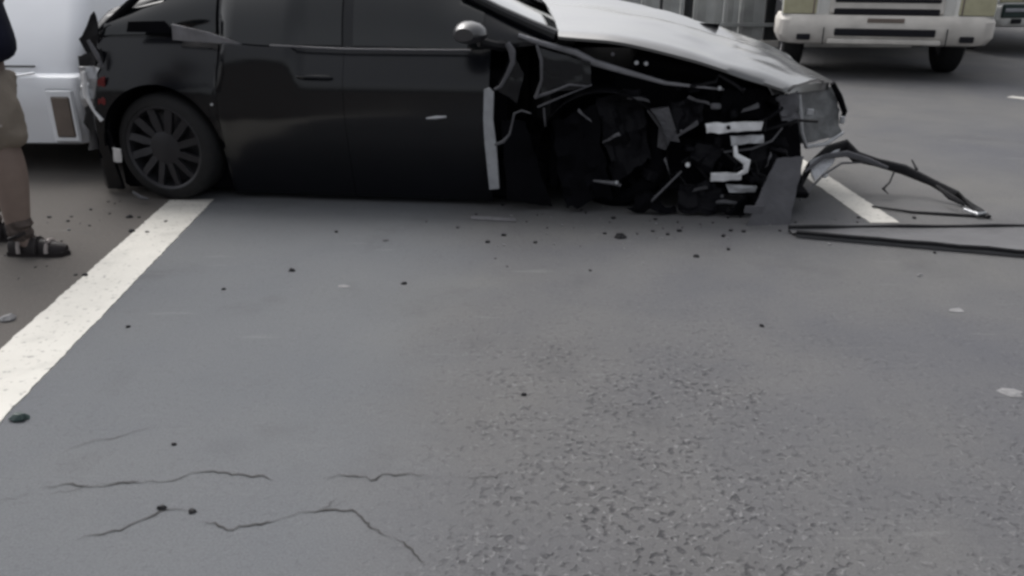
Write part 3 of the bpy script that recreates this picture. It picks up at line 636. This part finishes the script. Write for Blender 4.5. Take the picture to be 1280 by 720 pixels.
# ------------------------------------------------------------------ white van behind the tail
VAN = thing('white_van', 'white van standing behind the black car tail at the left edge', 'van', (-4.0, 6.02, 0), R(-3))
def shell(w, prof, r=.12, n=6):   # rounded plan body: prof list of (z, y0, y1, halfw)
    m = MB(); vs = []; k0 = 0
    for z, y0, y1, hw in prof:
        ring = []
        for cx, cy, a in ((hw-r, y0+r, -90), (hw-r, y1-r, 0), (-hw+r, y1-r, 90), (-hw+r, y0+r, 180)):
            for i in range(n+1): q = R(a+90*i/n); ring.append((cx+r*math.cos(q), cy+r*math.sin(q), z))
        vs += ring; k0 = len(ring)
    fs = [(i*k0+j, i*k0+(j+1) % k0, (i+1)*k0+(j+1) % k0, (i+1)*k0+j) for i in range(len(prof)-1) for j in range(k0)]
    fs += [tuple(range(k0-1, -1, -1)), tuple((len(prof)-1)*k0+j for j in range(k0))]
    return m.add(vs, fs)
shell(1, [(.42, .08, 4.4, .95), (.5, .03, 4.5, .985), (.66, .0, 4.5, 1.0), (.8, .04, 4.5, 1.0), (1.0, .15, 4.4, .99), (1.25, .32, 4.2, .96), (1.75, .72, 3.9, .86), (1.84, .85, 3.6, .8), (1.88, 1.0, 3.4, .7)]).build('body', M['white_paint'], VAN, True, None, 40)
bm_ = shell(1, [(.2, .02, .28, .93), (.22, -.03, .3, .98), (.45, -.07, .3, 1.0), (.62, -.08, .3, 1.012), (.68, -.05, .3, 1.0), (.7, .0, .3, .98)], .06).build('bumper', M['white_paint'], VAN, True, None, 40)
MB().box((.87, -.076, .42), (.2, .03, .37), None, .03).build('recess_frame', M['white_paint'], bm_)
MB().box((.875, -.09, .415), (.135, .02, .28), None, .02).build('brown_reflector', M['brown'], bm_)
MB().box((.63, -.088, .70), (.2, .03, .018), Matrix.Rotation(-.15, 3, 'Y'), .006).build('bumper_ledge', M['white_paint'], bm_)
MB().box((0, .56, 1.53), (1.35, .03, .4), Matrix.Rotation(-.68, 3, 'X'), .01).build('rear_window', M['glass'], VAN)
MB().box((0, 2.2, .32), (1.6, 3.8, .2), None, .02).build('chassis', M['void'], VAN)
for x in (-1, 1): MB().box((x*.975, .92, .42), (.1, 1.24, .62), None, .02).build('dark_arch_block', M['black'], VAN)  # black box proud of the side, added to darken the shaded flank by the wheel
MB().box((.45, -.02, .75), (.5, .03, .012), None, .004).build('shut_line', M['black'], VAN)
def plain_wheel(parent, x, y, z, r, wd, m1=None):
    q = MB().lathe([(r*.6, -wd/2+.02), (r*.85, -wd/2), (r*.97, -wd/2+.03), (r, -wd/4), (r, wd/4), (r*.97, wd/2-.03), (r*.85, wd/2), (r*.6, wd/2-.02)], 32, 'x').build('wheel', M['tyre'], parent)
    for sg in (-1, 1): MB().lathe([(0, sg*(wd/2-.05)), (r*.3, sg*(wd/2-.03)), (r*.58, sg*(wd/2-.05)), (r*.62, sg*(wd/2-.02))], 24, 'x').build('rim', m1 or M['steel'], q)
    q.location = (x, y, z); return q
for x in (-.86, .86):
    for y in (.95, 3.6): plain_wheel(VAN, x, y, .33, .33, .2)
for x in (-1.003, 1.003): MB().lathe([(.38, 0), (.4, .01*(1 if x > 0 else -1)), (.42, 0)], 24, 'x', (x, .95, .34), 0, math.pi).build('arch_trim', M['black'], VAN)

# ------------------------------------------------------------------ trucks
def truck(loc, rz, label, pm, bm, dark, full=True):
    T = thing('truck', label, 'truck', loc, rz, 'trucks waiting behind the crash')
    # cab: plan rounded box, front face at y=0 facing -y
    shell(1, [(.72, .02, 1.75, 1.13), (.76, 0, 1.8, 1.16), (1.3, 0, 1.8, 1.17), (1.45, .03, 1.8, 1.17), (2.2, .26, 1.8, 1.1), (2.38, .4, 1.75, 1.04), (2.42, .55, 1.65, .95)], .14).build('cab', pm, T, True, None, 40)
    MB().plate([(-1.0, .02, 1.48), (1.0, .02, 1.48), (.94, .235, 2.14), (-.94, .235, 2.14)], .02, (0, -1, .3)).build('windscreen', M['glass'], T)
    bp = shell(1, [(.40, .1, .5, 1.1), (.43, -.04, .6, 1.2), (.52, -.10, .6, 1.25), (.70, -.10, .6, 1.25), (.76, -.05, .6, 1.22)], .16).build('bumper', bm, T, True, None, 40)
    MB().box((0.0, -.105, .565), (1.15, .03, .085), None, .012).build('bumper_slot', M['slot'], bp)
    MB().box((0.0, -.10, .455), (1.3, .035, .06), None, .012).build('bumper_step', bm, bp)
    if dark:
        MB().box((0, -.1, .65), (2.36, .05, .2), None, .015).build('lower_front_panel', M['green'], bp); MB().box((0, -.13, .66), (2.3, .02, .05), None, .006).build('grille_bar', M['chrome'], bp)
    for s in (-1, 1):
        MB().box((s*.93, -.105, .5), (.16, .03, .07), None, .01).build('fog_lamp', M['slot'], bp)
        MB().box((s*.70, -.122, .52), (.012, .012, .2), None, .003).build('bumper_seam', M['slot'], bp)
        hh = MB().box((s*.99, -.0, .87), (.44, .08, .28), None, .03).build('headlight', M['cream'], T)
        MB().box((s*1.0, -.035, .87), (.40, .03, .21), None, .02).build('lens', M['beige'], hh)
        MB().box((s*.84, -.048, .87), (.018, .02, .2), None, .004).build('lens_divider', M['brown'], hh)
        MB().box((s*1.27, .35, 1.9), (.12, .16, .4), None, .03).build('mirror', M['black'], T)
        MB().box((s*1.172, .9, 1.75), (.02, .9, .55), None, .01).build('side_window', M['glass'], T)
    MB().box((0, -.106, .705), (.42, .012, .05), None, .004).build('number_plate_holder', M['brown'], bp)
    gr = MB().box((0, -.012, .92), (1.3, .05, .3), None, .02).build('grille', bm if not dark else M['green'], T)
    for z in ((.80, .93, 1.03) if not dark else (.82, .94)):
        MB().box((0, -.032, z), (1.2, .03, .075 if z == .80 else .05), None, .01).build('grille_slot', M['slot'] if not dark else M['chrome'], gr)
    for x in (-.98, .98):
        plain_wheel(T, x, .95, .46, .46, .28); plain_wheel(T, x, 4.6, .46, .46, .5)
        MB().box((x*1.16, .98, .66), (.09, 1.5, .5), None, .04).build('dark_arch_block', M['slot'], T)
    MB().box((0, 3.2, .75), (.85, 5.6, .22), None, .02).build('chassis', M['void'], T)
    MB().box((0, 1.0, .62), (1.5, .9, .3), None, .05).build('engine', M['void'], T)
    MB().box((0, .97, .46), (1.9, .14, .14), None, .03).build('axle', M['void'], T)
    bx = MB().box((0, 4.2, 1.75), (2.35, 4.5, 1.7), None, .03).build('cargo_box', pm, T)
    return T
t1 = truck((4.532, 10.696, 0), -0.2269, 'off white truck facing the camera behind the car nose, with a yellowed headlamp', M['cream'], M['cream2'], False)
t2 = truck((8.484, 13.370, 0), 0.08, 'truck with a dark green grille at the top right corner beyond the off white truck', M['cream'], M['cream'], True)

# ------------------------------------------------------------------ sheet steel fence behind the bonnet
FX0, FX1, FY = -1.6, 6.6, 14.5
FE = thing('steel_fence', 'grey weathered steel sheet fence behind the black bonnet and beside the truck', 'fence', (0, FY, 0), 0)
x = FX0; first = None; pat = [.34, .22, .5, .26, .42, .3]; k = 0
while x < FX1:
    wd = pat[k % len(pat)]
    m = MB(); vs = []; n = max(2, int(wd/.15))
    for i in range(n+1):
        xx = x+(wd-.07)*i/n; yy = .012*(1 if i % 2 else -1)
        vs += [(xx, yy, .06), (xx, yy, 1.75), (xx, yy+.006, .06), (xx, yy+.006, 1.75)]
    fs = []
    for i in range(n): q = 4*i; fs += [(q, q+4, q+5, q+1), (q+2, q+3, q+7, q+6), (q+1, q+5, q+7, q+3)]
    m.add(vs, fs).build('panel', M['fence'] if k % 4 != 1 else M['fence_d'], FE, False)
    MB().box((x+wd-.035, 0, .9), (.05, .07, 1.8), None, .006).build('post', M['fence_d'] if k % 5 == 1 else M['fence'], FE)
    x += wd; k += 1
MB().box(((FX0+FX1)/2, -.05, .35), (FX1-FX0, .04, .06), None, .005).build('rail', M['fence'], FE)
MB().box(((FX0+FX1)/2, -.05, 1.5), (FX1-FX0, .04, .06), None, .005).build('rail', M['fence'], FE)
MB().box(((FX0+FX1)/2, -.0, .05), (FX1-FX0, .3, .1), None, .01).build('kerb', M['cream2'], FE)

# ------------------------------------------------------------------ person at the left edge
def skin(name, verts, edges, rad, m, parent, sub=2, root=0):
    me = bpy.data.meshes.new(name); me.from_pydata(verts, edges, []); o = bpy.data.objects.new(name, me); COL.objects.link(o)
    md = o.modifiers.new('s', 'SKIN'); md.use_smooth_shade = True
    for i, r in enumerate(rad):
        sv = me.skin_vertices[0].data[i]; sv.radius = (r, r) if not isinstance(r, tuple) else r; sv.use_root = (i == root)
    sb = o.modifiers.new('b', 'SUBSURF'); sb.levels = sub; sb.render_levels = sub
    dg = bpy.context.evaluated_depsgraph_get(); e = o.evaluated_get(dg); m2 = bpy.data.meshes.new_from_object(e)
    o.modifiers.clear(); o.data = m2; m2.materials.clear(); m2.materials.append(m)
    m2.polygons.foreach_set('use_smooth', [True]*len(m2.polygons)); o.parent = parent
    return o
# local frame: +x is where the person faces, origin on the ground under the pelvis
PER = thing('person', 'person in a navy top, khaki shorts and dark sandals at the left edge', 'person', (-2.684, 4.326, 0), 0)
bv = [(0, 0, .95), (0, 0, 1.12), (.0, 0, 1.3), (.0, 0, 1.45), (.02, 0, 1.53), (.035, 0, 1.6), (.045, 0, 1.68), (.03, 0, 1.75),
      (.03, -.10, .88), (.11, -.11, .46), (.095, -.12, .14), (.12, -.12, .05), (.24, -.13, .03),
      (-.02, .10, .88), (-.12, .12, .5), (-.22, .12, .12), (-.2, .12, .05), (-.08, .13, .03),
      (0, -.18, 1.42), (-.03, -.25, 1.19), (.13, -.2, 1.36), (.17, -.17, 1.41),
      (0, .18, 1.42), (-.03, .25, 1.19), (.12, .2, 1.35), (.16, .17, 1.40)]
be_ = [(0, 1), (1, 2), (2, 3), (3, 4), (4, 5), (5, 6), (6, 7), (0, 8), (8, 9), (9, 10), (10, 11), (11, 12), (0, 13), (13, 14), (14, 15), (15, 16), (16, 17), (3, 18), (18, 19), (19, 20), (20, 21), (3, 22), (22, 23), (23, 24), (24, 25)]
br_ = [.12, .115, .125, .09, .05, .07, .09, .07, .10, .096, .062, .045, .03, .1, .09, .045, .04, .03, .05, .04, .03, .035, .05, .04, .03, .035]
body = skin('body', bv, be_, br_, M['skin'], PER)
for hx, hy, hz in ((.17, -.17, 1.41), (.16, .17, 1.40)):
    for i, ln in enumerate((.06, .075, .08, .072, .055)):
        yy = hy+(i-2)*.018; up = .02 if i == 0 else 0
        MB().tube([(hx+.01, yy, hz+up*.5), (hx+.02+ln*.5, yy, hz+up), (hx+.02+ln*.8, yy, hz-.015+up), (hx+.01+ln*.9, yy, hz-.035+up)], [.010, .009, .0085, .007], 8).build('finger', M['skin'], body)
MB().tube([(.135, 0, 1.665), (.15, 0, 1.64), (.135, 0, 1.63)], [.008, .014, .006], 8).build('nose', M['skin'], body)
for s in (-1, 1):
    MB().lathe([(0, 0), (.012, .002), (0, .008)], 10, 'x', (.122, s*.033, 1.675)).build('eye', M['hair'], body)
    MB().tube([(.04, s*.088, 1.65), (.03, s*.1, 1.67), (.04, s*.092, 1.69)], .01, 6).build('ear', M['skin'], body)
MB().tube([(.123, -.025, 1.6), (.13, 0, 1.6), (.123, .025, 1.6)], .005, 6).build('mouth', M['red'], body)
MB().lathe([(0, .12), (.06, .108), (.1, .06), (.112, .0), (.1, -.05)], 20, 'z', (.018, 0, 1.7)).build('hair', M['hair'], PER)
tv = [(0, 0, .98), (.0, -.01, .9), (.06, -.10, .82), (.11, -.11, .68), (.115, -.11, .54), (-.03, .10, .82), (-.08, .12, .66), (-.11, .12, .53)]
te = [(0, 1), (1, 2), (2, 3), (3, 4), (1, 5), (5, 6), (6, 7)]
tr = skin('shorts', tv, te, [(.185, .15), (.185, .14), .155, .14, .125, .14, .13, .12], M['khaki'], PER, 3)
MB().tube([(.07, -.24, .70), (.12, -.255, .695), (.19, -.22, .70)], [.006, .01, .006], 6).build('pocket_trim', M['sole'], tr)
for lx, ly in ((.095, -.12), (-.21, .12)):
    MB().tube([(lx+.005, ly, .2), (lx+.01, ly, .17), (lx, ly, .15), (lx+.006, ly, .12), (lx, ly, .09)], [.058, .066, .058, .064, .056], 16).build('sock', M['sock'], PER)
for v in tr.data.vertices:
    p = Vector(v.co); k = .014*noise.noise(Vector((p.x*7, p.y*7, p.z*(9 if p.z > .3 else 20)+p.x*8)))+.008*noise.noise(p*16); v.co = p+v.normal*k*1.6
MB().sheet((.17, -.2, .76), (.215, -.15, .76), (.2, -.14, .6), (.16, -.2, .6), 5, 6, .006, .012, 10, 3).build('pocket', M['khaki'], tr)
shv = [(.015, 0, .95), (.015, 0, 1.1), (0, 0, 1.3), (0, 0, 1.43), (0, -.18, 1.42), (-.01, -.235, 1.26), (0, .18, 1.42), (-.01, .235, 1.26)]
skin('shirt', shv, [(0, 1), (1, 2), (2, 3), (3, 4), (4, 5), (3, 6), (6, 7)], [(.205, .19), .2, .175, .11, .075, .065, .075, .065], M['navy'], PER, 2)
for fx, fy in ((.085, -.125), (-.235, .125)):
    sh = MB()
    pts = [(-.05, .036, .06), (.0, .042, .075), (.06, .042, .075), (.12, .046, .062), (.18, .05, .05), (.225, .04, .04), (.245, .02, .03)]
    vs = []
    for px_, hw, ht in pts:
        for a in range(10):
            q = math.pi*a/9; vs.append((fx+px_, fy+hw*math.cos(q), .022+ht*math.sin(q)))
    nn_ = 10
    fs = [(i*nn_+j, i*nn_+j+1, (i+1)*nn_+j+1, (i+1)*nn_+j) for i in range(len(pts)-1) for j in range(nn_-1)]+[tuple(range(nn_)), tuple((len(pts)-1)*nn_+j for j in range(nn_))]
    so_ = sh.add(vs, fs).build('sandal', M['shoe'], PER)
    MB().plate([(fx+x, fy+y, .0) for x, y in ((-.06, -.035), (.0, -.045), (.1, -.045), (.18, -.055), (.235, -.045), (.258, 0), (.235, .045), (.18, .055), (.0, .045), (-.06, .035))], .024, (0, 0, 1)).build('sole', M['shoe'], so_)
    for k, (sx, mm) in enumerate(((.015, 'sole'), (.10, 'shoe'), (.16, 'sole'))):
        MB().tube([(fx+sx, fy+.056*math.cos(math.pi*a/8), .024+.085*(1-sx*2.1)*math.sin(math.pi*a/8)) for a in range(9)], .011, 6).build('strap', M[mm], so_)
    MB().tube([(fx-.02, fy-.05, .10), (fx+.03, fy-.055, .12), (fx+.06, fy-.03, .13)], .012, 6).build('strap', M['shoe'], so_)

# ------------------------------------------------------------------ debris on the road
def chip(p, s, m_, label, name='debris_chip', flat=.5, grp='broken chips scattered on the road', seed=0):
    rr = random.Random(seed+int(p[0]*1000)); n = 7; vs = []
    for lv, (k, z) in enumerate(((1, 0), (1.0, .35), (.55, 1))):
        for i in range(n):
            q = 2*math.pi*i/n; r = s*k*rr.uniform(.6, 1.15); vs.append((r*math.cos(q), r*math.sin(q)*.75, z*s*flat*rr.uniform(.8, 1.2)))
    fs = [(l*n+i, l*n+(i+1) % n, (l+1)*n+(i+1) % n, (l+1)*n+i) for l in range(2) for i in range(n)]+[tuple(range(2*n, 3*n)), tuple(range(n-1, -1, -1))]
    o = MB().add(vs, fs).build(name, m_, None, False); o.location = (p[0], p[1], .001); return tag(o, label, 'debris', grp)
chip((-1.694, 2.514), 0.0364, M['green'], 'dark green leaf scrap beside the white lane line at the lower left', flat=0.6)
chip((-1.106, 3.95), 0.0208, M['black'], 'small black chip on the road in front of the rear door', flat=0.6)
chip((-0.5223, 3.775), 0.0169, M['black'], 'small black chip on the road below the front door, farther from the car', flat=0.6)
chip((-1.37, 3.703), 0.013, M['black'], 'tiny dark chip on the road right of the white lane line', flat=0.6)
chip((-2.176, 4.582), 0.0234, M['black'], 'black chip lying at the left edge of the white lane line', flat=0.6)
chip((-2.113, 3.882), 0.0208, M['black'], 'dark chip left of the white lane line, nearer the camera', flat=0.6)
chip((0.9686, 4.163), 0.0182, M['black'], 'black chip on the road in front of the car nose', flat=0.6)
chip((-2.308, 4.86), 0.0234, M['black'], 'dark chip just behind the rear wheel', flat=0.6)
chip((-2.083, 4.567), 0.0156, M['black'], 'small dark chip on the white lane line', flat=0.6)
chip((-1.645, 3.274), 0.013, M['black'], 'tiny dark chip right of the lane line in the foreground', flat=0.6)
chip((-2.552, 4.611), 0.013, M['grit'], 'pale crumb on the road between the sandal and the lane line', flat=0.6)
chip((-2.79, 4.86), 0.0156, M['black'], 'dark crumb on the road just behind the sandal', flat=0.6)
chip((-2.2, 3.349), 0.039, M['grit'], 'pale crumpled scrap on the road at the left edge', flat=0.6)
chip((-0.7019, 4.425), 0.0208, M['black'], 'dark flake on the road just in front of the front door', flat=0.1)
chip((0.0435, 2.682), 0.013, M['black'], 'tiny dark stone in the middle of the lane', flat=0.6)
chip((1.071, 3.282), 0.0143, M['black'], 'tiny dark stone right of the lane middle', flat=0.6)
chip((0.6064, 4.481), 0.039, M['black'], 'flat black scrap under the missing front wing', flat=0.6)
chip((-0.8067, 3.744), 0.0286, M['grit'], 'pale scuffed flake in front of the front door', flat=0.1)
chip((-2.64, 4.78), 0.013, M['black'], 'tiny dark crumb between the sandal and the rear wheel', flat=0.6)
chip((2.021, 3.882), 0.0156, M['grit'], 'pale crumb on the road below the bumper skirt', flat=0.6)
chip((-0.9201, 2), 0.0156, M['black'], 'dark stone beside the lower road crack', flat=0.6)
chip((-1.013, 2.015), 0.0156, M['black'], 'dark stone on the lower road crack', flat=0.6)
chip((-1.103, 2.353), 0.0104, M['black'], 'tiny dark stone above the upper road crack', flat=0.6)
chip((1.99, 3.455), 0.039, M['grit'], 'pale smear of grit at the right of the lane', flat=0.1)
chip((1.816, 2.7), 0.0455, M['grit'], 'pale smear of grit at the right edge', flat=0.1)

sl_ = MB().sheet((-0.2492, 4.828, 0.02), (0.0191, 4.795, 0.02), (0.0237, 4.764, 0.005), (-0.2391, 4.812, 0.005), 10, 3, .004, .006, 12).build('sill_trim', M['steel']); tag(sl_, 'pale strip of sill trim on the road under the front door', 'debris')

def crumbs(name, n, fx, label, m_, smax):
    rr = random.Random(5); m = MB()
    for k in range(n):
        x, y = fx(rr); z = rr.uniform(.3, 1)**2*smax
        m.box((x, y, z*.3), (z*rr.uniform(.8, 1.8), z*rr.uniform(.6, 1.4), z*.6), Matrix.Rotation(rr.uniform(0, 3), 3, 'Z'))
    o = m.build(name, m_, None, False); o['kind'] = 'stuff'; o['label'] = label; o['category'] = 'debris'
crumbs('plastic_crumbs', 80, lambda q: (q.gauss(.75, .75), 4.72+abs(q.gauss(0, .28))*(1 if q.random() < .6 else -1)), 'fine dark plastic crumbs on the road under the wrecked nose', M['black'], .017)
crumbs('road_grit', 32, lambda q: (q.uniform(-2.75, -1.95), q.uniform(3.6, 5.3)), 'fine dark grit on the road between the person and the lane line', M['black'], .014)
crumbs('glass_crumbs', 60, lambda q: (q.gauss(.9, .8), 4.6+q.gauss(0, .22)), 'fine pale glass crumbs on the road in front of the wreck', M['grit'], .013)
